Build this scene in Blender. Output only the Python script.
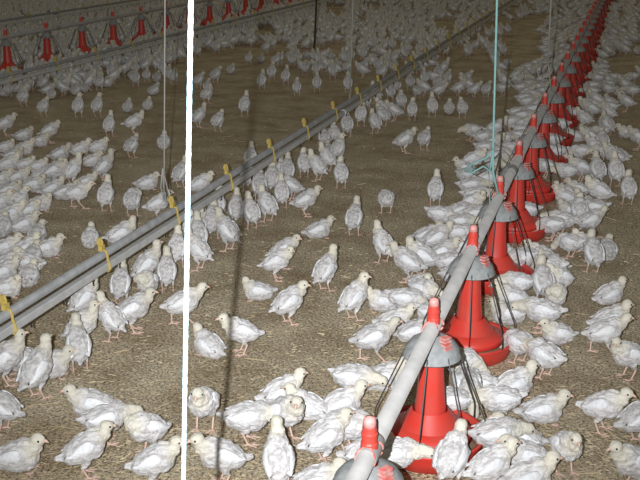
import bpy, bmesh, math, random
import numpy as np
from mathutils import Vector, Matrix, noise
random.seed(7); R = math.radians
S = bpy.context.scene
for o in list(bpy.data.objects): bpy.data.objects.remove(o)
COL = S.collection

# ------------------------------------------------------------------ camera, light, exposure
FL, H = 1000.0, 1.7
PITCH = math.atan(318 / FL); YAW = math.atan(318 / math.hypot(FL, 318))
cd = bpy.data.cameras.new('camera'); cam = bpy.data.objects.new('camera', cd); COL.objects.link(cam)
cam.location = (0, 0, H); cam.rotation_euler = (math.pi / 2 - PITCH, 0, YAW)
cd.sensor_width = 36; cd.lens = 36 * FL / 640; cd.clip_end = 200; cd.clip_start = .02
S.camera = cam
FW = np.array([-math.sin(YAW) * math.cos(PITCH), math.cos(YAW) * math.cos(PITCH), -math.sin(PITCH)])
RT = np.array([math.cos(YAW), math.sin(YAW), 0]); UP = np.cross(RT, FW); CP = np.array([0, 0, H])
def ray(x, y): return FW + RT * (x - 320) / FL + UP * (240 - y) / FL
def at(x, y, z=0.0):
    d = ray(x, y); return CP + d * ((z - H) / d[2])
def proj(p):
    q = np.array(p) - CP; zz = q @ FW
    return 320 + FL * (q @ RT) / zz, 240 - FL * (q @ UP) / zz

w = bpy.data.worlds.new('house'); S.world = w; w.use_nodes = True
w.node_tree.nodes['Background'].inputs[0].default_value = (.98, .92, .70, 1)
w.node_tree.nodes['Background'].inputs[1].default_value = .112
# the camera's flash: small, 10 cm left of the lens
fl = bpy.data.lights.new('camera_flash', 'SPOT'); fo = bpy.data.objects.new('camera_flash', fl); COL.objects.link(fo)
fl.energy = 920; fl.shadow_soft_size = .007; fl.spot_size = R(74); fl.spot_blend = 1.0; fl.color = (.93, .96, 1)
fo.location = Vector(CP - RT * .10 + UP * .03)
aim = Vector(at(330, 60)); fo.rotation_euler = (aim - fo.location).to_track_quat('-Z', 'Y').to_euler()
# dim lamps of the house, far overhead
for i, (x, y) in enumerate([(-3, 14), (-8, 18), (2, 20), (-5, 26)]):
    l = bpy.data.lights.new('house_lamp', 'POINT'); lo = bpy.data.objects.new('house_lamp', l); COL.objects.link(lo)
    l.energy = 12; l.shadow_soft_size = .15; l.color = (1, .82, .55); lo.location = (x, y, 3.2)
S.view_settings.view_transform = 'Standard'; S.view_settings.look = 'None'
S.view_settings.exposure = 0; S.view_settings.gamma = 1; S.view_settings.use_curve_mapping = False

# ------------------------------------------------------------------ materials
def mat(name, col, rough=.7, metal=0, noise_amt=0, nscale=30, bump=0, bscale=80, col2=None, emis=0, coat=0, obj=True):
    m = bpy.data.materials.new(name); m.use_nodes = True; nt = m.node_tree; b = nt.nodes['Principled BSDF']
    b.inputs['Base Color'].default_value = (*col, 1); b.inputs['Roughness'].default_value = rough
    b.inputs['Metallic'].default_value = metal
    tc = nt.nodes.new('ShaderNodeTexCoord')
    if noise_amt or col2:
        n = nt.nodes.new('ShaderNodeTexNoise'); n.inputs['Scale'].default_value = nscale; n.inputs['Detail'].default_value = 5
        nt.links.new(tc.outputs['Object'], n.inputs['Vector'])
        cr = nt.nodes.new('ShaderNodeValToRGB'); c2 = col2 or tuple(c * (1 - noise_amt) for c in col)
        cr.color_ramp.elements[0].position = .35; cr.color_ramp.elements[1].position = .65
        cr.color_ramp.elements[0].color = (*c2, 1); cr.color_ramp.elements[1].color = (*col, 1)
        nt.links.new(n.outputs['Fac'], cr.inputs[0]); nt.links.new(cr.outputs[0], b.inputs['Base Color'])
    if bump:
        n = nt.nodes.new('ShaderNodeTexNoise'); n.inputs['Scale'].default_value = bscale; n.inputs['Detail'].default_value = 4
        nt.links.new(tc.outputs['Object'], n.inputs['Vector'])
        bp = nt.nodes.new('ShaderNodeBump'); bp.inputs['Strength'].default_value = bump; bp.inputs['Distance'].default_value = .004
        nt.links.new(n.outputs['Fac'], bp.inputs['Height']); nt.links.new(bp.outputs[0], b.inputs['Normal'])
    return m
M = {}
def down_material():
    m = bpy.data.materials.new('chick_down'); m.use_nodes = True; nt = m.node_tree; b = nt.nodes['Principled BSDF']
    N = nt.nodes.new; L = nt.links.new
    at_ = N('ShaderNodeAttribute'); at_.attribute_name = 'tint'
    tc = N('ShaderNodeTexCoord'); oi = N('ShaderNodeObjectInfo')
    mp = N('ShaderNodeMapping'); mp.inputs['Scale'].default_value = (1, 2.2, 2.2); L(tc.outputs['Object'], mp.inputs[0])
    n = N('ShaderNodeTexNoise'); n.inputs['Scale'].default_value = 34; n.inputs['Detail'].default_value = 3; L(mp.outputs[0], n.inputs['Vector'])
    cr = N('ShaderNodeValToRGB'); cr.color_ramp.elements[0].position = .36; cr.color_ramp.elements[1].position = .58
    cr.color_ramp.elements[0].color = (.53, .50, .49, 1); cr.color_ramp.elements[1].color = (.76, .74, .73, 1)
    L(n.outputs['Fac'], cr.inputs[0])
    mx = N('ShaderNodeMix'); mx.data_type = 'RGBA'; L(at_.outputs['Fac'], mx.inputs[0]); L(cr.outputs[0], mx.inputs[6])
    mx.inputs[7].default_value = (.80, .74, .58, 1)
    # birds differ a little in tone
    hv = N('ShaderNodeHueSaturation'); mr = N('ShaderNodeMapRange'); mr.inputs[3].default_value = .82; mr.inputs[4].default_value = 1.06
    L(oi.outputs['Random'], mr.inputs[0]); L(mr.outputs[0], hv.inputs['Value']); L(mx.outputs[2], hv.inputs['Color']); L(hv.outputs[0], b.inputs['Base Color'])
    b.inputs['Roughness'].default_value = .95; b.inputs['Specular IOR Level'].default_value = .1
    b.inputs['Sheen Weight'].default_value = .2
    n2 = N('ShaderNodeTexNoise'); n2.inputs['Scale'].default_value = 120; n2.inputs['Detail'].default_value = 5; L(mp.outputs[0], n2.inputs['Vector'])
    bp = N('ShaderNodeBump'); bp.inputs['Strength'].default_value = .55; bp.inputs['Distance'].default_value = .005
    L(n2.outputs['Fac'], bp.inputs['Height']); L(bp.outputs[0], b.inputs['Normal'])
    return m
M['down'] = down_material()
M['leg'] = mat('pink_leg', (.78, .55, .45), .6, noise_amt=.15, nscale=120)
M['wing'] = mat('white_wing_feathers', (.90, .90, .91), .8, noise_amt=.18, nscale=70, bump=.6, bscale=150)
M['beak'] = mat('pale_pink_beak', (.74, .50, .38), .5)
M['eye'] = mat('black_eye', (.01, .01, .01), .15)
CHICK_MATS = [M['down'], M['leg'], M['wing'], M['beak'], M['eye']]
M['red'] = mat('red_plastic', (.70, .045, .03), .42, col2=(.60, .07, .05), nscale=14)
M['redcap'] = mat('dusty_pink_cap', (.80, .36, .33), .5, noise_amt=.3, nscale=90)
M['reddust'] = mat('dusty_red_clip', (.70, .12, .10), .6, col2=(.66, .40, .36), nscale=60)
M['pipe'] = mat('dusty_galvanised_pipe', (.43, .415, .395), .65, .1, noise_amt=.2, nscale=14, bump=.15)
M['hood'] = mat('dusty_grey_hood', (.37, .385, .38), .8, .1, noise_amt=.3, nscale=35, bump=.3)
M['wire'] = mat('dark_steel_wire', (.10, .095, .09), .5, .5)
M['tube'] = mat('grey_support_tube', (.32, .32, .315), .6, .1, noise_amt=.25, nscale=18)
M['pvc'] = mat('pale_nipple_pipe', (.62, .62, .61), .5, noise_amt=.15, nscale=20)
M['yellow'] = mat('yellow_clip', (.62, .46, .12), .6, noise_amt=.2, nscale=80)
M['white_plastic'] = mat('white_coupling', (.8, .8, .78), .4)
M['nipple'] = mat('steel_nipple', (.16, .15, .14), .4, .6)
M['feed'] = mat('brown_feed_crumb', (.42, .30, .18), .95, noise_amt=.4, nscale=180, bump=.6, bscale=300)
M['cord_white'] = mat('pale_blue_cord', (.50, .74, .80), .8, bump=.5, bscale=300)
M['cord_grey'] = mat('grey_cord', (.38, .37, .34), .85)
M['cord_cyan'] = mat('sea_green_cord', (.22, .42, .40), .8)
M['cord_black'] = mat('black_cord', (.03, .03, .028), .8)
M['cord_tan'] = mat('tan_cord', (.36, .30, .16), .85)
M['blue'] = mat('blue_plastic', (.05, .06, .25), .5)
def litter():
    m = bpy.data.materials.new('litter'); m.use_nodes = True; nt = m.node_tree; b = nt.nodes['Principled BSDF']
    N = nt.nodes.new; L = nt.links.new; tc = N('ShaderNodeTexCoord')
    def nz(s, d=5, vec=None, r=.6):
        n = N('ShaderNodeTexNoise'); n.inputs['Scale'].default_value = s; n.inputs['Detail'].default_value = d; n.inputs['Roughness'].default_value = r
        L(vec or tc.outputs['Object'], n.inputs['Vector']); return n
    a = nz(92, 5, None, .75); big = nz(3.2, 6, None, .7)
    cr = N('ShaderNodeValToRGB'); e = cr.color_ramp.elements
    e[0].position = .39; e[0].color = (.16, .132, .09, 1); e[1].position = .62; e[1].color = (1, .94, .78, 1)
    k = cr.color_ramp.elements.new(.46); k.color = (.50, .435, .32, 1); k = cr.color_ramp.elements.new(.55); k.color = (.84, .745, .58, 1)
    L(a.outputs['Fac'], cr.inputs[0])
    cb = N('ShaderNodeValToRGB'); cb.color_ramp.elements[0].position = .33; cb.color_ramp.elements[1].position = .6
    cb.color_ramp.elements[0].color = (.66, .57, .48, 1); cb.color_ramp.elements[1].color = (1.08, 1.04, .98, 1); L(big.outputs['Fac'], cb.inputs[0])
    mx = N('ShaderNodeMix'); mx.data_type = 'RGBA'; mx.blend_type = 'MULTIPLY'; mx.inputs[0].default_value = 1
    L(cr.outputs[0], mx.inputs[6]); L(cb.outputs[0], mx.inputs[7]); L(mx.outputs[2], b.inputs['Base Color'])
    b.inputs['Roughness'].default_value = 1; b.inputs['Specular IOR Level'].default_value = .05
    n3 = nz(60, 6, None, .8); bp = N('ShaderNodeBump'); bp.inputs['Strength'].default_value = 1; bp.inputs['Distance'].default_value = .012
    L(n3.outputs['Fac'], bp.inputs['Height']); L(bp.outputs[0], b.inputs['Normal'])
    return m
M['litter'] = litter()
M['straw'] = mat('pale_straw', (.78, .66, .44), .8, col2=(.50, .38, .22), nscale=3)

# ------------------------------------------------------------------ helpers
def link(name, me, parent=None, mats=()):
    o = bpy.data.objects.new(name, me); COL.objects.link(o); o.parent = parent
    for m in mats: me.materials.append(m)
    return o
def obj(name, bm, m, parent=None, smooth=True):
    me = bpy.data.meshes.new(name)
    if smooth:
        for f in bm.faces: f.smooth = True
    bm.to_mesh(me); bm.free(); return link(name, me, parent, [m])
def empty(name, loc=(0, 0, 0)):
    o = bpy.data.objects.new(name, None); o.location = loc; o.empty_display_size = .05; COL.objects.link(o); return o
def tag(o, label, cat, group=None, kind=None):
    if label: o['label'] = label
    if cat: o['category'] = cat
    if group: o['group'] = group
    if kind: o['kind'] = kind
    return o
def tube(bm, pts, rad, seg=8, caps=True):
    pts = [Vector(p) for p in pts]; n = len(pts)
    rads = rad if isinstance(rad, (list, tuple)) else [rad] * n
    rings = []
    for i, p in enumerate(pts):
        d = (pts[min(i + 1, n - 1)] - pts[max(i - 1, 0)]).normalized()
        a = d.cross(Vector((0, 0, 1)) if abs(d.z) < .95 else Vector((0, 1, 0))).normalized(); b = d.cross(a)
        rings.append([bm.verts.new(p + (a * math.cos(t) + b * math.sin(t)) * rads[i]) for t in [2 * math.pi * k / seg for k in range(seg)]])
    for r0, r1 in zip(rings, rings[1:]):
        for k in range(seg): bm.faces.new((r0[k], r0[(k + 1) % seg], r1[(k + 1) % seg], r1[k]))
    if caps: bm.faces.new(rings[0][::-1]); bm.faces.new(rings[-1])
    return bm
def lathe(bm, prof, seg=32, c=(0, 0)):
    rings = [[bm.verts.new((c[0] + r * math.cos(2 * math.pi * k / seg), c[1] + r * math.sin(2 * math.pi * k / seg), z)) for k in range(seg)] for r, z in prof]
    for r0, r1 in zip(rings, rings[1:]):
        for k in range(seg): bm.faces.new((r0[k], r0[(k + 1) % seg], r1[(k + 1) % seg], r1[k]))
    return bm
def ell(bm, c, r, rot=None, sub=3):
    mt = Matrix.Translation(c) @ (rot or Matrix()) @ Matrix.Diagonal((*r, 1))
    bmesh.ops.create_icosphere(bm, subdivisions=sub, radius=1, matrix=mt)
def box(bm, c, s, rot=None):
    bmesh.ops.create_cube(bm, size=1, matrix=Matrix.Translation(c) @ (rot or Matrix()) @ Matrix.Diagonal((*s, 1)))

# ------------------------------------------------------------------ floor
bm = bmesh.new(); bmesh.ops.create_grid(bm, x_segments=1, y_segments=1, size=1)
for v in bm.verts: v.co = Vector((v.co.x * 30 - 5, v.co.y * 30 + 22, 0))
tag(obj('floor', bm, M['litter'], None, False), 'brown litter floor of wood shavings and straw', None, kind='structure')
# loose straw, nobody could count it
rs = np.random.RandomState(3); bm = bmesh.new(); cnt = 0
while cnt < 8500:
    u = rs.rand(); yy = 495 - 400 * u ** 1.3; xx = rs.uniform(-30, 670)
    p = at(xx, yy)
    if p[1] < .6: continue
    a = rs.rand() * 6.283; L = rs.uniform(.008, .026) if rs.rand() < .95 else rs.uniform(.04, .10); wd = rs.uniform(.0007, .0014)
    d = Vector((math.cos(a), math.sin(a), rs.uniform(-.08, .08))) * L / 2; q = Vector((p[0], p[1], .003))
    mid = Vector((-d.y, d.x, 0)) * rs.uniform(-.12, .12)
    tube(bm, [q - d, q + mid, q + d], wd * 1.2, 3); cnt += 1
tag(obj('straw', bm, M['straw'], None, False), 'pale straw stems and shavings strewn over the brown litter', 'straw', kind='stuff')

# ------------------------------------------------------------------ pan feeders
FX, PZ = -.52, .45
def feeder_proto():
    r = empty('pan_feeder')
    bm = bmesh.new()   # hopper: bell-shaped drop tube with a fluted look
    lathe(bm, [(.036, .40), (.038, .34), (.046, .22), (.053, .15), (.062, .122), (.105, .104), (.138, .086), (.142, .062), (.136, .060), (.10, .105), (.06, .16)], 40)
    for v in bm.verts:
        if .15 < v.co.z < .36:
            a = math.atan2(v.co.y, v.co.x); k = 1 + .02 * math.cos(8 * a); v.co.x *= k; v.co.y *= k
    obj('hopper', bm, M['red'], r)
    bm = bmesh.new()   # pan: dish with lip
    lathe(bm, [(0, .004), (.145, .004), (.158, .012), (.168, .045), (.170, .050), (.175, .072), (.186, .078), (.189, .074), (.186, .066), (.180, .046), (.168, .008), (.15, .0), (0, 0)], 44)
    p = obj('pan', bm, M['red'], r)
    bm = bmesh.new(); lathe(bm, [(0, .032), (.10, .034), (.140, .028), (.162, .022), (.165, .012)], 32)
    obj('feed', bm, M['feed'], p)
    bm = bmesh.new()   # hood
    lathe(bm, [(.026, .424), (.048, .416), (.070, .402), (.086, .382), (.092, .358), (.097, .353), (.095, .349), (.089, .356), (.080, .380), (.05, .405), (.026, .414)], 36)
    hd = obj('hood', bm, M['hood'], r)
    bm = bmesh.new()
    for k in range(4): box(bm, (.052, -.032, .398 + k * .0115), (.034 - .004 * k, .03, .006), Matrix.Rotation(-.5, 4, 'Z'))
    obj('adjuster_teeth', bm, M['reddust'], hd, False)
    bm = bmesh.new()   # collar on top of pipe
    lathe(bm, [(.0, .462), (.022, .462), (.022, .480), (.0195, .484), (.0195, .500), (.021, .502), (.021, .507), (.0185, .510), (.018, .524), (.0, .524)], 24)
    c = obj('collar', bm, M['red'], r, False)
    bm = bmesh.new(); lathe(bm, [(.0, .5241), (.0175, .5241), (.016, .540), (.012, .549), (.0, .552)], 20); obj('cap', bm, M['redcap'], c)
    for s in (-1, 1):  # two straps hugging the pipe
        bm = bmesh.new(); pts = []
        for k in range(13):
            a = R(-50 + 280 * k / 12); pts.append((.0250 * math.cos(a), s * (.010 + .026 * abs(math.cos(a))), PZ + .0250 * math.sin(a)))
        tube(bm, pts, .0038, 6); obj('strap', bm, M['reddust'], r)
    for k in range(8):
        a = 2 * math.pi * k / 8 - math.pi / 2 + .12; ca, sa = math.cos(a), math.sin(a); bm = bmesh.new()
        tube(bm, [(.082 * ca, .082 * sa, .380), (.095 * ca, .095 * sa, .352), (.182 * ca, .182 * sa, .142), (.187 * ca, .187 * sa, .122), (.187 * ca, .187 * sa, .074)], .0027, 6)
        obj('wire_spoke', bm, M['wire'], r)
    return r
def copy_tree(o, parent=None):
    c = o.copy(); COL.objects.link(c); c.parent = parent
    for ch in list(o.children): copy_tree(ch, c)
    return c
ORD = ['nearest', 'second nearest', 'third nearest', 'fourth nearest', 'fifth nearest', 'sixth nearest', 'seventh nearest', 'eighth nearest', 'ninth nearest', 'tenth nearest',
       'eleventh nearest', 'twelfth nearest', 'thirteenth nearest', 'fourteenth nearest', 'fifteenth nearest', 'sixteenth nearest', 'seventeenth nearest', 'eighteenth nearest', 'nineteenth nearest', 'twentieth nearest']
NTH = ['first', 'second', 'third', 'fourth', 'fifth', 'sixth', 'seventh', 'eighth', 'ninth', 'tenth', 'eleventh', 'twelfth', 'thirteenth', 'fourteenth', 'fifteenth', 'sixteenth', 'seventeenth', 'eighteenth', 'nineteenth', 'twentieth', 'twenty-first', 'twenty-second', 'twenty-third', 'twenty-fourth', 'twenty-fifth', 'twenty-sixth', 'twenty-seventh', 'twenty-eighth', 'twenty-ninth', 'thirtieth']
fp = feeder_proto(); first = True; PANS = []
LINES = [(FX, [2.135 + .845 * k for k in range(0, 28)], 'main feeder line at right'), (-6.80, [10.05 + .85 * k for k in range(0, 14)], 'far feeder line at top left')]
for X, ys, nm in LINES:
    vis = 0
    for y in ys:
        px, py = proj((X, y, .2)); pt = proj((X, y, .55))
        if X < -5 and not (-8 < px < 640 and pt[1] > -60): continue
        if pt[1] < -95 or py < -14: continue
        o = fp if first else copy_tree(fp); first = False
        o.location = (X, y, 0); o.rotation_euler.z = random.uniform(-.15, .15) if X > -5 else random.uniform(0, 6)
        if X < -5:
            for ch in o.children:
                if ch.name.startswith('hood'): ch.scale = (.62, .62, 1)
        if X > -5: lab = 'red pan feeder with grey hood, %s from the camera, %s' % (NTH[vis], nm)
        else: lab = 'small red pan feeder, %s from the left, %s' % (NTH[vis], nm)
        tag(o, lab, 'poultry feeder', 'pan feeders hanging along the ' + nm); vis += 1; PANS.append((X, y))

def feed_pipe(X, y0, y1, label):
    r = empty('feed_line', (X, y0, 0))
    bm = bmesh.new(); tube(bm, [(0, 0, PZ), (0, y1 - y0, PZ)], .0235, 20); obj('auger_pipe', bm, M['pipe'], r)
    for k in range(int((y1 - y0) / 3.05)):
        bm = bmesh.new(); yy = .55 + 3.05 * k
        tube(bm, [(0, yy, PZ), (0, yy + .01, PZ), (0, yy + .09, PZ), (0, yy + .1, PZ)], [.0245, .0265, .0265, .0245], 20); obj('coupling', bm, M['pipe'], r)
    return tag(r, label, 'feeder pipe')
feed_pipe(FX, 1.55, 27, 'long grey feed pipe running over the row of red feeders at right')
feed_pipe(-6.80, 7.5, 27, 'dark distant feed pipe over the small red feeders at top left')

# ------------------------------------------------------------------ nipple drinker lines
def water_line(X, y0, y1, ys, label, far=False):
    r = empty('drinker_line', (X, y0, 0)); L = y1 - y0; zl = .235; zu = .288; r2 = .019
    bm = bmesh.new(); tube(bm, [(-.012, 0, zu), (-.012, L, zu)], r2, 16); obj('support_tube', bm, M['tube'], r)
    bm = bmesh.new()   # squarish pale pipe, rounded edges
    a = .0175
    prof = [(-a, -a + .004), (-a + .004, -a), (a - .004, -a), (a, -a + .004), (a, a - .004), (a - .004, a), (-a + .004, a), (-a, a - .004)]
    r0 = [bm.verts.new((x, 0, zl + z)) for x, z in prof]; r1 = [bm.verts.new((x, L, zl + z)) for x, z in prof]
    for k in range(8): bm.faces.new((r0[k], r1[k], r1[(k + 1) % 8], r0[(k + 1) % 8]))
    bm.faces.new(r0); bm.faces.new(r1[::-1]); obj('nipple_pipe', bm, M['pvc'], r, False)
    cb = bmesh.new()   # yellow hanger clip: S-shaped band with a hooked top
    pts = [(-.034, 0, zu + .050), (-.030, 0, zu + .072), (-.018, 0, zu + .076), (-.010, 0, zu + .058), (-.012, 0, zu + .024), (.006, 0, zu + .018), (.012, 0, zu), (.012, 0, zu - .02), (.020, 0, zl + .012), (.0215, 0, zl - .012), (.012, 0, zl - .0215), (-.004, 0, zl - .0215)]
    tube(cb, pts, .0058, 6); box(cb, (-.014, 0, zu + .032), (.020, .026, .026)); box(cb, (-.022, 0, zu + .060), (.015, .014, .034))
    c0 = obj('hanger_clip', cb, M['yellow'], r, False); cme = c0.data
    nb = bmesh.new(); tube(nb, [(0, 0, zl - a), (0, 0, zl - a - .014), (0, 0, zl - a - .0141), (0, 0, zl - a - .034)], [.0075, .0065, .0035, .0035], 8)
    n0 = obj('nipple', nb, M['nipple'], r); nme = n0.data
    for i, y in enumerate(ys):
        o = c0 if i == 0 else link('hanger_clip', cme, r); o.location = (0, y - y0, 0)
    yy, k = .12, 0
    while yy < L and k < 70:
        o = n0 if k == 0 else link('nipple', nme, r); o.location = (0, yy, 0); yy += .245; k += 1
    for yy in [x for x in (2.35, 5.4, 8.45, 11.5) if x < L]:
        bm = bmesh.new(); tube(bm, [(0, yy, zl), (0, yy + .03, zl)], .0255, 14); obj('coupling', bm, M['white_plastic'], r)
    return tag(r, label, 'drinker line')
CLIP_Y = [3.02 + .742 * k for k in range(0, 24)]
WX = -2.14
water_line(WX, 2.3, 21, [y for y in CLIP_Y if y < 21], 'nearest pale water pipe with yellow clips crossing the photo from lower left')
water_line(-5.70, 7.2, 26, [7.6 + .85 * k for k in range(21)], 'second water pipe, crossing the top left in front of small red feeders')
water_line(-9.0, 12, 27, [12.3 + .85 * k for k in range(17)], 'farthest thin water pipe at the very top left behind red feeders')

# ------------------------------------------------------------------ cords
def cord(name, pts, rad, m, label, twist=0, group=None, seg=8):
    bm = bmesh.new(); P = []
    for a, b in zip(pts, pts[1:]):
        a, b = Vector(a), Vector(b); n = max(2, int((b - a).length / (twist or .3)))
        for i in range(n): P.append(a.lerp(b, i / n))
    P.append(Vector(pts[-1]))
    rr = [rad * (1 + (.14 if twist and i % 2 else 0)) for i in range(len(P))]
    tube(bm, P, rr, seg); return tag(obj(name, bm, m), label, 'cord')
def hd_pt(x, y, dist):      # point on the sight line at a horizontal distance
    d = ray(x, y); return Vector(CP + d * dist / math.hypot(d[0], d[1]))
a, b = hd_pt(191, 0, 1.36), hd_pt(183.5, 480, 1.36); d = (a - b) / (a.z - b.z)
cord('winch_cord', [b - d * b.z, b + d * (3 - b.z)], .0034, M['cord_white'], 'thick bright pale blue cord hanging closest to the camera at left', .009)
def hang(name, x0, y0, x1, y1, Y, rad, m, label, zend=None, twist=0):
    # hangs in a plane Y = const, ends at height of the pixel
    def pt(x, y):
        r_ = ray(x, y); return Vector(CP + r_ * Y / r_[1])
    p0, p1 = pt(x0, y0), pt(x1, y1)
    d = (p0 - p1) / (p0.z - p1.z); top = p1 + d * (3.2 - p1.z)
    return cord(name, [p1, top], rad, m, label, twist), p1
o, p = hang('suspension_cord', 165, 0, 164, 200, 4.56, .0035, M['cord_grey'], 'thin grey cord holding the nearest water pipe, left of bright cord')
bm = bmesh.new()
for dy in (-.02, .0, .025): tube(bm, [(p.x, p.y, p.z + .17), (p.x + .5 * dy, p.y + dy * .6, p.z + .07), (p.x + .014 + dy * .3, p.y + dy * .9, p.z), (WX + .01, 4.53 + dy, .315), (WX - .012, 4.53 + dy, .30)], .0035, 6)
obj('knot', bm, M['cord_grey'], o)
o, p = hang('suspension_cord', 353, 0, 350, 92, 7.95, .0045, M['cord_grey'], 'thin grey cord holding the nearest water pipe, near top centre')
bm = bmesh.new(); tube(bm, [p, (p.x, p.y, p.z), (WX - .01, 7.93, .305)], .005, 6); obj('knot', bm, M['cord_grey'], o)
o, p = hang('suspension_cord', 497, 0, 493, 150, 4.60, .0050, M['cord_cyan'], 'sea green cord tied to the main feed pipe at right', twist=.02)
bm = bmesh.new(); q = Vector((FX, 4.62, PZ + .025))
tube(bm, [p, p.lerp(q, .5) + Vector((-.012, 0, 0)), q], .006, 6); tube(bm, [p, p.lerp(q, .5) + Vector((-.03, 0, 0)), q + Vector((-.03, -.05, -.02)), q + Vector((-.02, -.1, -.04))], .004, 6)
tube(bm, [p + Vector((0, 0, 0)), p + Vector((-.03, .0, -.04)), p + Vector((-.10, .0, -.075)), p + Vector((-.125, .0, -.11)), p + Vector((-.10, 0, -.12)), p + Vector((-.04, .0, -.08)), p + Vector((-.01, 0, -.10))], .0045, 6)
for k in range(7):
    a = k * 1.1; tube(bm, [p + Vector((-.11, 0, -.10)), p + Vector((-.11 + .035 * math.cos(a), .03 * math.sin(a), -.10 + .03 * math.sin(a)))], .0015, 4)
obj('knot', bm, M['cord_cyan'], o)
o, p = hang('suspension_cord', 551, 0, 548, 62, 7.78, .006, M['cord_grey'], 'pale grey cord with a loop, tied to feed pipe near the top right')
bm = bmesh.new(); pts = [p + Vector((-.03 + .05 * math.cos(t), 0, -.06 + .06 * math.sin(t))) for t in [1.2 + k * .55 for k in range(11)]]
tube(bm, [p] + pts, .005, 6); tube(bm, [p, (FX, 7.79, PZ + .02)], .005, 6); obj('knot', bm, M['cord_grey'], o)
g = at(313, 62)
cord('black_cord', [(g[0], g[1], .0), (g[0] + .015, g[1] + .02, .25), (g[0] + .03, g[1] + .05, .7), (g[0] + .06, g[1] + .05, 3.2)], .012, M['cord_black'], 'dark cord hanging down to the litter among far chicks, top centre')

# ------------------------------------------------------------------ chicks
POSES = {}
def rotY(a): return Matrix.Rotation(-a, 4, 'Y')
def chain(bm, pts, rads):
    for (p, q, r, s) in zip(pts, pts[1:], rads, rads[1:]):
        p, q = Vector(p), Vector(q); n = max(1, int((q - p).length / (min(r, s) * .35)))
        for i in range(n + 1): ell(bm, p.lerp(q, i / n), [r + (s - r) * i / n] * 3, None, 2)
def build_pose(key, pitch, bz, neck, head, hdir, legs, tail_up=.3, seed=0, wing_open=0):
    """body grown as one continuous surface. bz: height of the body centre; neck: points from chest to head; head: centre; hdir: beak direction"""
    bm = bmesh.new(); Rb = Matrix.Translation((0, 0, bz)) @ rotY(pitch)
    def b(v): return Rb @ Vector(v)
    ell(bm, b((0, 0, 0)), (.056, .049, .049), rotY(pitch))
    ell(bm, b((.026, 0, -.004)), (.045, .046, .046), rotY(pitch))
    ell(bm, b((-.033, 0, .001)), (.041, .040, .038), rotY(pitch))
    tl = b((-.058, 0, .006)); td = (Rb.to_3x3() @ Vector((-1, 0, tail_up))).normalized()
    for i in range(8):
        f = i / 7; ell(bm, tl + td * (.032 * f), (.018 - .006 * f, .020 - .009 * f, .016 - .008 * f), rotY(pitch), 2)
    sh = b((.040, 0, .016)); pts = [sh] + [Vector(n) for n in neck] + [Vector(head)]
    k = len(pts); chain(bm, pts, [.038 - (.038 - .0165) * (i / (k - 1)) ** .75 for i in range(k)])
    hd = Vector(hdir).normalized(); hc = Vector(head)
    q = hd.to_track_quat('X', 'Z').to_matrix().to_4x4()
    ell(bm, hc, (.0232, .0198, .0205), q); ell(bm, hc + hd * .010 - Vector((0, 0, .002)), (.015, .014, .0145), q, 2)
    segs = []
    for s, lg in zip((-1, 1), legs):
        hip = b((-.005, s * .026, -.020))
        if lg is None:
            for t in (-.5, 0, .45):
                p0 = Vector((.035, s * .022, .004)); p1 = p0 + Vector((.024 * math.cos(t), .024 * math.sin(t), 0)); segs.append((p0, p1, .0028))
            continue
        fx, lift = lg
        foot = Vector((fx, s * .027, .005 + lift)); hock = Vector((fx * .6 - .016, s * .028, max(.040, .046 + lift * .5)))
        kn = hip.lerp(hock, .55) + Vector((.008, 0, 0))
        chain(bm, [hip, kn], [.021, .012]); chain(bm, [kn, hock], [.012, .0052])
        segs.append((hock, foot, .0046))
        for t, l in ((-.55, .030), (0, .037), (.55, .030), (3.14, .014)):
            segs.append((foot, foot + Vector((l * math.cos(t), l * math.sin(t), -.0022 if lift == 0 else -.008)), .0032))
    for p0, p1, r_ in segs: chain(bm, [p0, p1], [r_, r_ * .85])
    me = bpy.data.meshes.new('tmp'); bm.to_mesh(me); bm.free(); o = bpy.data.objects.new('tmp', me); COL.objects.link(o)
    md = o.modifiers.new('r', 'REMESH'); md.mode = 'VOXEL'; md.voxel_size = .0021; md.use_smooth_shade = True
    dg = bpy.context.evaluated_depsgraph_get(); nm = bpy.data.meshes.new_from_object(o.evaluated_get(dg)); bpy.data.objects.remove(o); bpy.data.meshes.remove(me)
    n = len(nm.vertices); co = np.empty(n * 3); nm.vertices.foreach_get('co', co); co = co.reshape(n, 3)
    ed = np.empty(len(nm.edges) * 2, int); nm.edges.foreach_get('vertices', ed); ed = ed.reshape(-1, 2)
    # distance to the leg skeleton
    dm = np.full(n, 9.)
    for p0, p1, r_ in segs:
        p0, p1 = np.array(p0), np.array(p1); v = p1 - p0; t = np.clip(((co - p0) @ v) / (v @ v), 0, 1)
        dm = np.minimum(dm, np.linalg.norm(co - p0 - t[:, None] * v, axis=1) - r_)
    isleg = (dm < .0022) & (co[:, 2] < .049)
    wgt = np.where(isleg, .08, .62)[:, None]; deg = np.bincount(ed.ravel(), minlength=n)[:, None].astype(float)
    for _ in range(9):
        acc = np.zeros_like(co); np.add.at(acc, ed[:, 0], co[ed[:, 1]]); np.add.at(acc, ed[:, 1], co[ed[:, 0]])
        co += (acc / np.maximum(deg, 1) - co) * wgt
    # downy tufts
    nm.vertices.foreach_set('co', co.ravel()); nm.update()
    nr = np.empty(n * 3); nm.vertices.foreach_get('normal', nr); nr = nr.reshape(n, 3)
    hd_ = np.array(hc); dh = np.linalg.norm(co - hd_, axis=1); off = Vector((seed * 3.1, seed, 0))
    for i in range(n):
        if isleg[i]: continue
        p = Vector(co[i]); f = .4 if dh[i] < .03 else 1
        d_ = noise.noise(Vector((p.x * 38, p.y * 75, p.z * 60)) + off) * .0052 + noise.noise(Vector((p.x * 110, p.y * 190, p.z * 170)) + off) * .0022
        co[i] += nr[i] * d_ * f
    co[:, 2] = np.maximum(co[:, 2], .0005)
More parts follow.
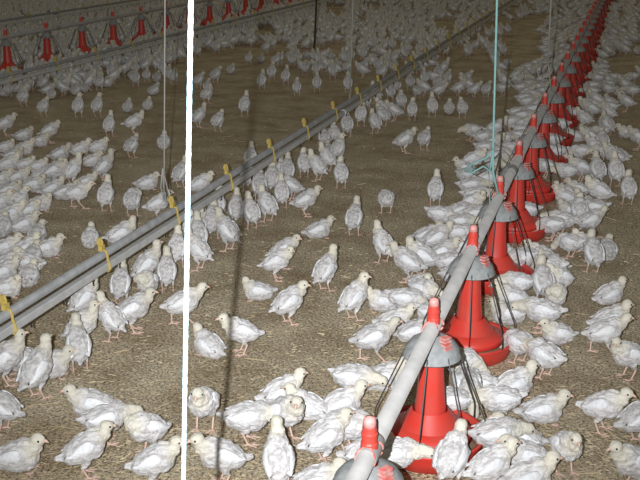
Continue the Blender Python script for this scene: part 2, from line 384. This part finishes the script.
    nm.vertices.foreach_set('co', co.ravel()); nm.update()
    for p in nm.polygons: p.material_index = 1 if isleg[p.vertices[0]] and isleg[p.vertices[2]] else 0; p.use_smooth = True
    nk = [np.array(v) for v in pts[1:]] ; dn = np.min([np.linalg.norm(co - v, axis=1) for v in nk], axis=0)
    tint = np.clip(1 - (dn - .020) / .030, 0, 1) * .75
    tint = np.maximum(tint, np.clip(1 - (dh - .018) / .02, 0, 1) * .8)
    a_ = nm.attributes.new('tint', 'FLOAT', 'POINT'); a_.data.foreach_set('value', tint.astype(np.float32))
    for m in CHICK_MATS: nm.materials.append(m)
    nm.name = 'chick_' + key
    # parts in chick space
    parts = []
    bmk = bmesh.new(); tip = hc + hd * .036 + Vector((0, 0, -.006)); st = hc + hd * .018
    tube(bmk, [st, st.lerp(tip, .5) + Vector((0, 0, .002)), tip], [.0068, .0052, .0012], 8); parts.append(('beak', bmk, 3))
    side = hd.cross(Vector((0, 0, 1)));
    if side.length < .2: side = Vector((0, 1, 0))
    side.normalize(); upv = side.cross(hd)
    for s in (-1, 1):
        e = bmesh.new(); ell(e, hc + side * (s * .0172) + hd * .0085 + upv * .003, (.0037, .0037, .0037), None, 2); parts.append(('eye', e, 4))
    for s in (-1, 1):
        e = bmesh.new(); NU, NV = 18, 12; grid = []
        for i in range(NU + 1):
            u = i / NU; x = .036 - .090 * u; hh = .027 * (math.sin(math.pi * min(1, (u + .06)) ** .62) ** .8 if 0 < u < .98 else .12)
            zc = .012 - .004 * u + .012 * u * u; row = []
            for j in range(NV):
                t = 2 * math.pi * j / NV; cz, cy = math.cos(t), math.sin(t)
                bulge = .0505 * math.sqrt(max(.12, 1 - (x / .078) ** 2)) - .007 + wing_open * .02
                yy = bulge - .25 * hh * abs(cz) ** 2 + cy * .0065
                yy += (.0018 * math.sin(zc * 0 + cz * 9 + u * 6) + .0016 * math.sin(u * 34 + cz * 4)) * (1 if cy > 0 else 0)
                row.append(e.verts.new(b((x - .008 * (1 - cz) * (u ** .5), s * yy, zc + cz * hh))))
            grid.append(row)
        for r0, r1 in zip(grid, grid[1:]):
            for j in range(NV):
                f = [r0[j], r0[(j + 1) % NV], r1[(j + 1) % NV], r1[j]]; e.faces.new(f if s > 0 else f[::-1])
        e.faces.new(grid[0] if s < 0 else grid[0][::-1]); e.faces.new(grid[-1][::-1] if s < 0 else grid[-1]); parts.append(('wing', e, 2))
    pm = []
    for nme, e, mi in parts:
        for f in e.faces: f.smooth = True
        m_ = bpy.data.meshes.new(key + '_' + nme); e.to_mesh(m_); e.free(); m_.materials.append(CHICK_MATS[mi]); pm.append((nme, m_, mi))
    # single-mesh versions for distant birds
    def lod(ratio):
        o2 = bpy.data.objects.new('tmp', nm); COL.objects.link(o2); d2 = o2.modifiers.new('d', 'DECIMATE'); d2.ratio = ratio
        dg = bpy.context.evaluated_depsgraph_get(); me2 = bpy.data.meshes.new_from_object(o2.evaluated_get(dg)); bpy.data.objects.remove(o2)
        bb = bmesh.new(); bb.from_mesh(me2)
        for nme, m_, mi in pm:
            if ratio < .05 and nme == 'eye': continue
            k0 = len(bb.faces); bb.from_mesh(m_); bb.faces.ensure_lookup_table()
            for f in bb.faces[k0:]: f.material_index = mi
        bb.to_mesh(me2); bb.free(); me2.name = 'chick_%s_lod' % key
        if ratio < .05:
            o2 = bpy.data.objects.new('tmp', me2); COL.objects.link(o2); d2 = o2.modifiers.new('d', 'DECIMATE'); d2.ratio = .42; d2.use_collapse_triangulate = True
            dg = bpy.context.evaluated_depsgraph_get(); me2 = bpy.data.meshes.new_from_object(o2.evaluated_get(dg)); bpy.data.objects.remove(o2)
            bb = bmesh.new(); bb.from_mesh(me2); bmesh.ops.triangulate(bb, faces=bb.faces[:]); bb.to_mesh(me2); bb.free()
        return me2
    POSES[key] = (nm, pm, lod(.16), lod(.02))
    return n
st = [(.004, 0), (.004, 0)]
build_pose('S', R(22), .104, [(.066, 0, .142)], (.080, 0, .172), (1, 0, -.12), st, seed=1)
build_pose('SL', R(18), .102, [(.062, 0, .138), (.070, .004, .158)], (.076, .010, .170), (.75, .8, -.1), st, seed=2)
build_pose('SR', R(24), .105, [(.062, 0, .142), (.070, -.004, .160)], (.076, -.010, .172), (.75, -.8, -.1), st, seed=3)
build_pose('U', R(36), .112, [(.052, 0, .160), (.060, 0, .186)], (.064, 0, .208), (1, 0, .15), st, .1, seed=4)
build_pose('UR', R(33), .110, [(.052, 0, .156), (.058, 0, .178)], (.063, -.004, .197), (.5, -.9, 0), st, .1, seed=5)
build_pose('W', R(14), .104, [(.070, 0, .138)], (.092, 0, .162), (1, 0, -.1), [(.046, 0), (-.042, 0)], seed=6)
build_pose('B', R(14), .049, [(.060, 0, .082)], (.074, 0, .112), (1, 0, -.1), [None, None], seed=7)
build_pose('BR', R(8), .048, [(.056, 0, .080)], (.066, -.012, .104), (.6, -.8, -.15), [None, None], .5, seed=8)
build_pose('D', R(-8), .096, [(.076, 0, .086), (.096, 0, .066)], (.112, 0, .044), (.75, 0, -.75), st, .45, seed=9)
build_pose('E', R(2), .094, [(.076, 0, .104), (.098, 0, .106)], (.116, 0, .100), (.85, 0, -.5), st, .35, seed=10)
build_pose('H', R(24), .102, [(.056, -.004, .134), (.058, -.020, .142)], (.044, -.036, .132), (-.75, -.35, -.45), st, .4, seed=11)
VAR = {'S': ['S', 'S', 'SL', 'SR'], 'U': ['U', 'UR', 'U'], 'B': ['B', 'BR'], 'D': ['D', 'E', 'E'], 'H': ['H'], 'W': ['W']}
POSEW = {'S': 'standing', 'U': 'upright', 'B': 'sitting', 'D': 'head-down', 'H': 'preening', 'W': 'striding'}

# where the chicks stand: pixel of the ground under the body in the photograph, heading (0 right, 90 away, 180 left, 270 to the camera), pose
LIST = """18 470 350 B|86 476 20 S|106 442 20 D|94 416 200 B|4 432 165 S|8 384 20 U|38 398 60 U|56 376 0 B|28 372 180 B|75 372 110 U|82 350 0 U|85 320 45 U|119 338 150 U|128 334 10 S|122 305 90 U
149 302 270 H|147 286 30 U|168 292 100 U|178 268 90 U|200 270 160 U|199 256 100 U|197 243 45 U|211 240 90 U|229 251 150 U|222 225 80 U|235 226 90 U|250 229 110 U|259 300 180 B|276 280 0 SR|283 268 10 S|288 324 30 S
325 291 45 U|353 320 40 U|318 238 5 B|305 216 10 S|354 236 80 U|386 214 90 D|383 263 120 U|410 281 150 S|424 276 160 S|438 272 0 S|426 243 0 B|456 250 0 D|447 279 20 D|455 292 30 D|460 226 20 D|470 229 10 D|474 209 0 D
435 207 80 U|383 311 180 B|404 318 345 D|394 330 0 B|414 342 0 B|372 361 10 W|281 404 20 B|352 400 340 D|382 390 0 B|285 440 310 SR|312 419 160 B|338 416 10 B|324 464 20 S|350 452 340 D|290 492 95 U|304 494 0 B
247 442 0 E|205 429 260 S|224 484 195 S|155 488 5 S|150 454 230 H|210 357 130 B|243 353 190 S|183 325 20 W|602 354 0 W|608 304 20 B|608 330 10 B|628 378 200 SL|600 431 330 S|637 444 20 S|632 490 200 S
541 422 350 B|562 472 280 S|506 397 20 B|487 397 180 B|466 408 270 D|500 421 190 D|512 452 165 B|446 470 60 S|482 455 10 D|479 490 15 S|527 468 180 B|522 492 0 B|437 440 190 D|404 462 0 E|386 462 0 B|519 363 120 D|455 346 330 D|456 382 0 D
554 315 270 H|541 304 90 U|520 276 200 D|552 272 160 B|540 262 180 B|508 293 180 D|512 308 180 B|508 324 190 B|494 269 0 D|592 273 100 U|607 260 80 B|588 237 15 W|578 228 90 S|560 236 160 D|540 238 170 D|570 218 180 B|525 226 180 D|566 204 160 B|549 199 180 B
627 205 80 U|613 187 90 U|598 186 90 U|580 182 180 S|466 183 160 S|485 184 10 B|486 192 10 D|484 160 10 D|482 148 10 D|503 150 10 D|508 160 10 D|472 141 205 D|424 151 60 S|404 153 20 S|412 121 80 U|432 118 90 U|462 119 90 S|449 114 80 B|393 121 150 S|401 112 90 S|383 127 120 S
341 189 90 U|318 181 150 U|304 178 95 U|328 172 140 U|338 163 60 U|324 150 90 S|328 158 90 B|347 138 90 U|334 146 90 S|361 127 80 U|375 134 120 U|384 120 130 S|292 200 160 S|287 186 90 U|268 222 130 U|282 209 100 U|272 195 90 U|260 202 90 U|248 192 90 U|279 183 80 U
91 247 90 B|121 252 20 S|48 257 0 B|38 243 90 B|24 233 20 B|12 222 20 B|40 211 0 B|16 208 60 B|4 236 90 B|8 256 0 B|23 258 40 B|33 264 90 B|14 272 20 B|30 286 90 B|3 282 20 B|7 297 0 B|22 272 160 B|78 208 0 W|107 212 85 U|133 217 90 H|158 219 20 S|147 190 20 B|181 188 60 U|200 199 10 S|251 172 90 U
164 149 90 B|132 158 60 S|134 134 20 S|218 132 60 S|199 128 40 U|245 117 80 U|148 110 80 B|128 112 80 B|207 104 60 S|110 137 80 U|98 117 80 U|79 118 85 U|44 117 80 S|24 107 80 S|6 136 20 S|24 141 20 B|50 143 20 S|40 147 0 B|6 153 0 B|24 155 0 B|8 171 20 B|52 177 30 B|80 155 20 B|92 167 30 B|98 153 20 B|104 182 30 U|38 173 10 B|68 175 20 B|26 171 0 B|52 196 20 B|86 189 10 B|18 184 0 B|34 192 10 B|10 198 10 B|42 183 20 B|70 186 40 U|58 186 10 S|2 186 10 B|2 210 30 B|28 218 30 B|14 162 0 B|60 160 20 B|66 200 0 B
626 138 180 B|638 150 160 S|626 112 160 S|607 137 120 U|601 155 90 S|618 161 160 B|614 170 150 S|580 163 170 D|584 175 170 B|566 160 180 B|588 138 170 B|575 142 170 B|591 120 170 S|577 120 180 B|566 124 180 D|560 135 180 D|566 184 180 D|552 165 180 D|552 150 180 D|578 196 180 B|545 178 180 D|524 108 0 D|516 122 0 D|510 132 0 D|520 96 0 D|495 140 0 S|494 170 0 D|470 200 0 D
231 74 80 B|216 84 60 S|199 89 60 S|208 96 90 S|217 55 80 S|198 58 80 S|207 49 60 S|234 48 0 S|180 56 80 S|170 53 80 S|159 57 80 S|249 66 80 S|142 66 90 S|136 70 90 S|149 68 90 U|163 76 90 U|157 82 90 B|168 83 80 S|174 86 80 S|147 84 90 S|136 88 90 S|154 95 60 B|26 98 60 S|44 92 60 S|60 86 60 S|76 95 80 B|90 88 80 S|100 92 80 S|112 76 80 S|78 80 80 S|98 84 80 S|6 92 60 B|118 70 80 S
262 91 80 U|272 82 80 U|286 86 80 U|297 97 90 U|317 93 90 U|348 94 90 U|305 76 90 S|316 78 90 S|280 66 60 S|290 63 60 S|298 66 90 S|273 50 60 S|266 55 60 S|261 63 90 B|276 68 60 S|466 87 40 S|440 95 20 S|424 87 90 U|458 97 20 S|474 98 20 S|486 99 60 S|410 92 90 S|396 96 90 S|438 82 90 S|376 104 120 U|390 102 100 U|366 112 90 S"""
birds = []   # x, y, heading(world), pose, from the list?
for ln in LIST.split('\n'):
    for it in ln.split('|'):
        x, y, h, p = it.split(); P = at(float(x), float(y))
        if p not in POSES and p not in VAR: p = 'S'
        birds.append([P[0], P[1], R(float(h)) + YAW, p, 1])
rr = random.Random(11)
DARK = [(324, 346, 6, 20), (338, 347, 38, 56), (256, 276, 30, 44), (362, 384, 6, 13), (434, 458, 22, 38), (447, 494, 60, 90), (503, 512, 38, 62), (508, 540, 30, 72), (604, 640, 58, 84), (616, 626, 12, 26), (0, 22, 0, 6), (210, 256, 56, 64), (256, 310, 74, 82)]
grid = {}
def near(x, y, d):
    cx, cy = int(x / .3), int(y / .3)
    for i in (-1, 0, 1):
        for j in (-1, 0, 1):
            for b in grid.get((cx + i, cy + j), ()):
                if (b[0] - x) ** 2 + (b[1] - y) ** 2 < d * d: return True
    return False
def put(b): grid.setdefault((int(b[0] / .3), int(b[1] / .3)), []).append(b)
for b in birds: put(b)
for _ in range(60000):
    Y = rr.uniform(2, 27); X = rr.uniform(-17, 6); px, py = proj((X, Y, 0))
    if not (-60 < px < 700 and -16 < py < (100 if abs(X - FX) > .6 else 470)): continue
    d = X - FX; ok = 0
    if abs(d) < .62 and .22 < abs(d): ok = .9 if py < 100 else (.9 if abs(d) < (.45 if py < 260 else .36) else 0)
    elif X < -5.3: ok = .93
    elif -2.02 < X < -1.5 and Y > 8.5: ok = .85
    elif -3.5 < X < -2.25 and py < 80 : ok = .8
    elif -5.3 < X <= -3.5 and (py < (76 if px < 400 else 62) and px > 290 or py < 40 or py < 50 and px > 120): ok = .8
    elif -1.5 <= X < -1.13: ok = .7 if py < 32 else .12
    elif X > .11: ok = .55 if py < 34 else .3
    if X < -5.3 and abs(X + 6.8) < .16: ok = 0
    if abs(X - WX) < .08 or rr.random() > ok: continue
    if any(a < px < b and c < py < e for a, b, c, e in DARK): continue
    if noise.noise(Vector((X * .9, Y * .55, 3))) < -.28 and abs(d) > .62 and X > -5.3: continue
    if near(X, Y, .14 if py > 100 else .125 if X < -5.3 else .150 if (abs(d) < .62 or X < -5.3) else .175): continue
    fa = 0 if d < 0 else math.pi
    if abs(d) < .62: h = fa + rr.uniform(-.8, .8); p = rr.choice('DDBSS')
    else: h = R(rr.choice([90, 60, 110, 20, 160, 90])) + YAW + rr.uniform(-.4, .4); p = rr.choice('SSUUBSSD')
    b = [X, Y, h, p, 0]; birds.append(b); put(b)
# nobody stands inside anybody else or inside a pan
for it in range(12):
    grid.clear()
    for b in birds: put(b)
    for b in birds:
        cx, cy = int(b[0] / .3), int(b[1] / .3)
        for i in (-1, 0, 1):
            for j in (-1, 0, 1):
                for c in grid.get((cx + i, cy + j), ()):
                    if c is b: continue
                    dx, dy = b[0] - c[0], b[1] - c[1]; dd = math.hypot(dx, dy); m = .118
                    if dd < m:
                        if dd < 1e-4: dx, dy, dd = 1e-3, 1e-3, 1.4e-3
                        f = (m - dd) / dd * .25; b[0] += dx * f; b[1] += dy * f; c[0] -= dx * f; c[1] -= dy * f
        for X, Y in PANS:
            dx, dy = b[0] - X, b[1] - Y; dd = math.hypot(dx, dy); m = .215 if b[3] in 'DE' else .235
            if dd < m: f = (m - dd) / max(dd, .01); b[0] += dx * f; b[1] += dy * f
for b in birds:
    pp = proj((b[0], b[1], .08)); b.append(pp); b.append(b[0] * FW[0] + b[1] * FW[1] + (.1 - H) * FW[2])
inview = [b for b in birds if -22 < b[5][0] < 662 and -8 < b[5][1] < 500]
inview.sort(key=lambda b: b[6]); top = inview[:300]; ids = set(id(b) for b in top); rest = [b for b in birds if id(b) not in ids]

# labels: pose, facing, place; then counted by nearness where several read alike
def place(b):
    X, Y = b[0], b[1]; px, py = b[5]; d = X - FX
    main = [y for (x, y) in PANS if x == FX]
    k = min(range(len(main)), key=lambda i: abs(main[i] - Y))
    if abs(d) < .62: return '%s of %s big red feeder from front' % ('right' if d > 0 else 'left', NTH[k])
    c = min(range(len(CLIP_Y)), key=lambda i: abs(CLIP_Y[i] - Y))
    if -.1 < X - WX < .62: return 'in front of %s yellow clip from left' % NTH[c]
    if -.62 < X - WX <= -.1: return 'behind %s yellow clip from left' % NTH[c]
    if d >= .62: return 'on open litter far right, level with %s big feeder' % NTH[k]
    if X > WX: return 'on middle litter, level with %s big feeder' % NTH[k]
    side = 'left photo edge' if px < 45 else 'far left' if px < 110 else 'left' if px < 186 else 'centre'
    row = 'level with lowest clip' if py > 225 else 'level with second clip' if py > 180 else 'level with fourth clip' if py > 140 else 'level with sixth clip' if py > 105 else 'near far pipe'
    return 'behind near pipe, %s, %s' % (side, row)
def facing(h):
    a = (math.degrees(h - YAW) % 360)
    return 'facing right' if a < 38 or a > 322 else 'facing away' if a < 142 else 'facing left' if a < 218 else 'facing camera'
def size_word(b): return ''
base = {}
for b in top:
    p = b[3]; kp = p[0] if p[0] in POSEW else 'S'
    if p == 'E': kp = 'D'
    b.append('%s white chick %s, %s' % (POSEW[kp], facing(b[2]), place(b))); base.setdefault(b[7], []).append(b)
lab = {}
for t, bs in base.items():
    bs.sort(key=lambda b: b[6])
    for i, b in enumerate(bs):
        lab[id(b)] = t if len(bs) == 1 else t + ', %s' % ORD[min(i, 19)].replace(' nearest', '-nearest')
NEAR_PARTS = 190
made = {}
for i, b in enumerate(top):
    p = b[3]; key = p if p in POSES and p not in VAR else rr.choice(VAR[p]) if p in VAR else p
    if b[4] and p in ('S', 'B', 'U', 'D', 'H', 'W') and i < 60: key = p if p != 'D' else rr.choice(['D', 'E'])
    nm, pm, l1, l2 = POSES[key]; lo = i >= NEAR_PARTS
    k = (key, lo)
    if k not in made:
        o = bpy.data.objects.new('chick', l1 if lo else nm); COL.objects.link(o)
        if not lo:
            for nme, m_, mi in pm: c = bpy.data.objects.new(nme, m_); COL.objects.link(c); c.parent = o
        made[k] = o
    else:
        src = made[k]; o = src.copy(); COL.objects.link(o)
        for ch in list(src.children): c = ch.copy(); COL.objects.link(c); c.parent = o
    s = rr.uniform(.94, 1.06); o.location = (b[0], b[1], 0); o.rotation_euler = (0, 0, b[2] + rr.uniform(-.1, .1)); o.scale = (s, s, s)
    tag(o, lab[id(b)], 'chick', 'white broiler chicks on the litter')
# the several hundred beyond: one mesh
V, FV, MI, TI = [], [], [], []; base_v = 0; cache = {}
for key in POSES:
    me = POSES[key][3]; n = len(me.vertices); co = np.empty(n * 3); me.vertices.foreach_get('co', co)
    fv = np.array([list(p.vertices) for p in me.polygons]); mi = np.array([p.material_index for p in me.polygons])
    ti = np.zeros(n, np.float32); a_ = me.attributes.get('tint')
    if a_: a_.data.foreach_get('value', ti)
    cache[key] = (co.reshape(n, 3), fv, mi, ti)
for b in rest:
    if not (-70 < b[5][0] < 710): continue
    p = b[3]; key = rr.choice(VAR[p]) if p in VAR else p; co, fv, mi, ti = cache[key]; h = b[2]; s = rr.uniform(.92, 1.06)
    m_ = np.array([[math.cos(h), math.sin(h), 0], [-math.sin(h), math.cos(h), 0], [0, 0, 1]]) * s
    V.append(co @ m_ + np.array([b[0], b[1], 0])); FV.append(fv + base_v); MI.append(mi); TI.append(ti); base_v += len(co)
V = np.vstack(V); FV = np.vstack(FV); me = bpy.data.meshes.new('distant_chicks')
me.from_pydata(V.tolist(), [], FV.tolist()); me.polygons.foreach_set('material_index', np.concatenate(MI).astype(np.int32))
me.polygons.foreach_set('use_smooth', np.ones(len(FV), bool))
a_ = me.attributes.new('tint', 'FLOAT', 'POINT'); a_.data.foreach_set('value', np.concatenate(TI))
o = link('distant_chicks', me, None, CHICK_MATS)
tag(o, 'dense far flock of small pale chicks filling the top of the photo', 'chicks', kind='stuff')
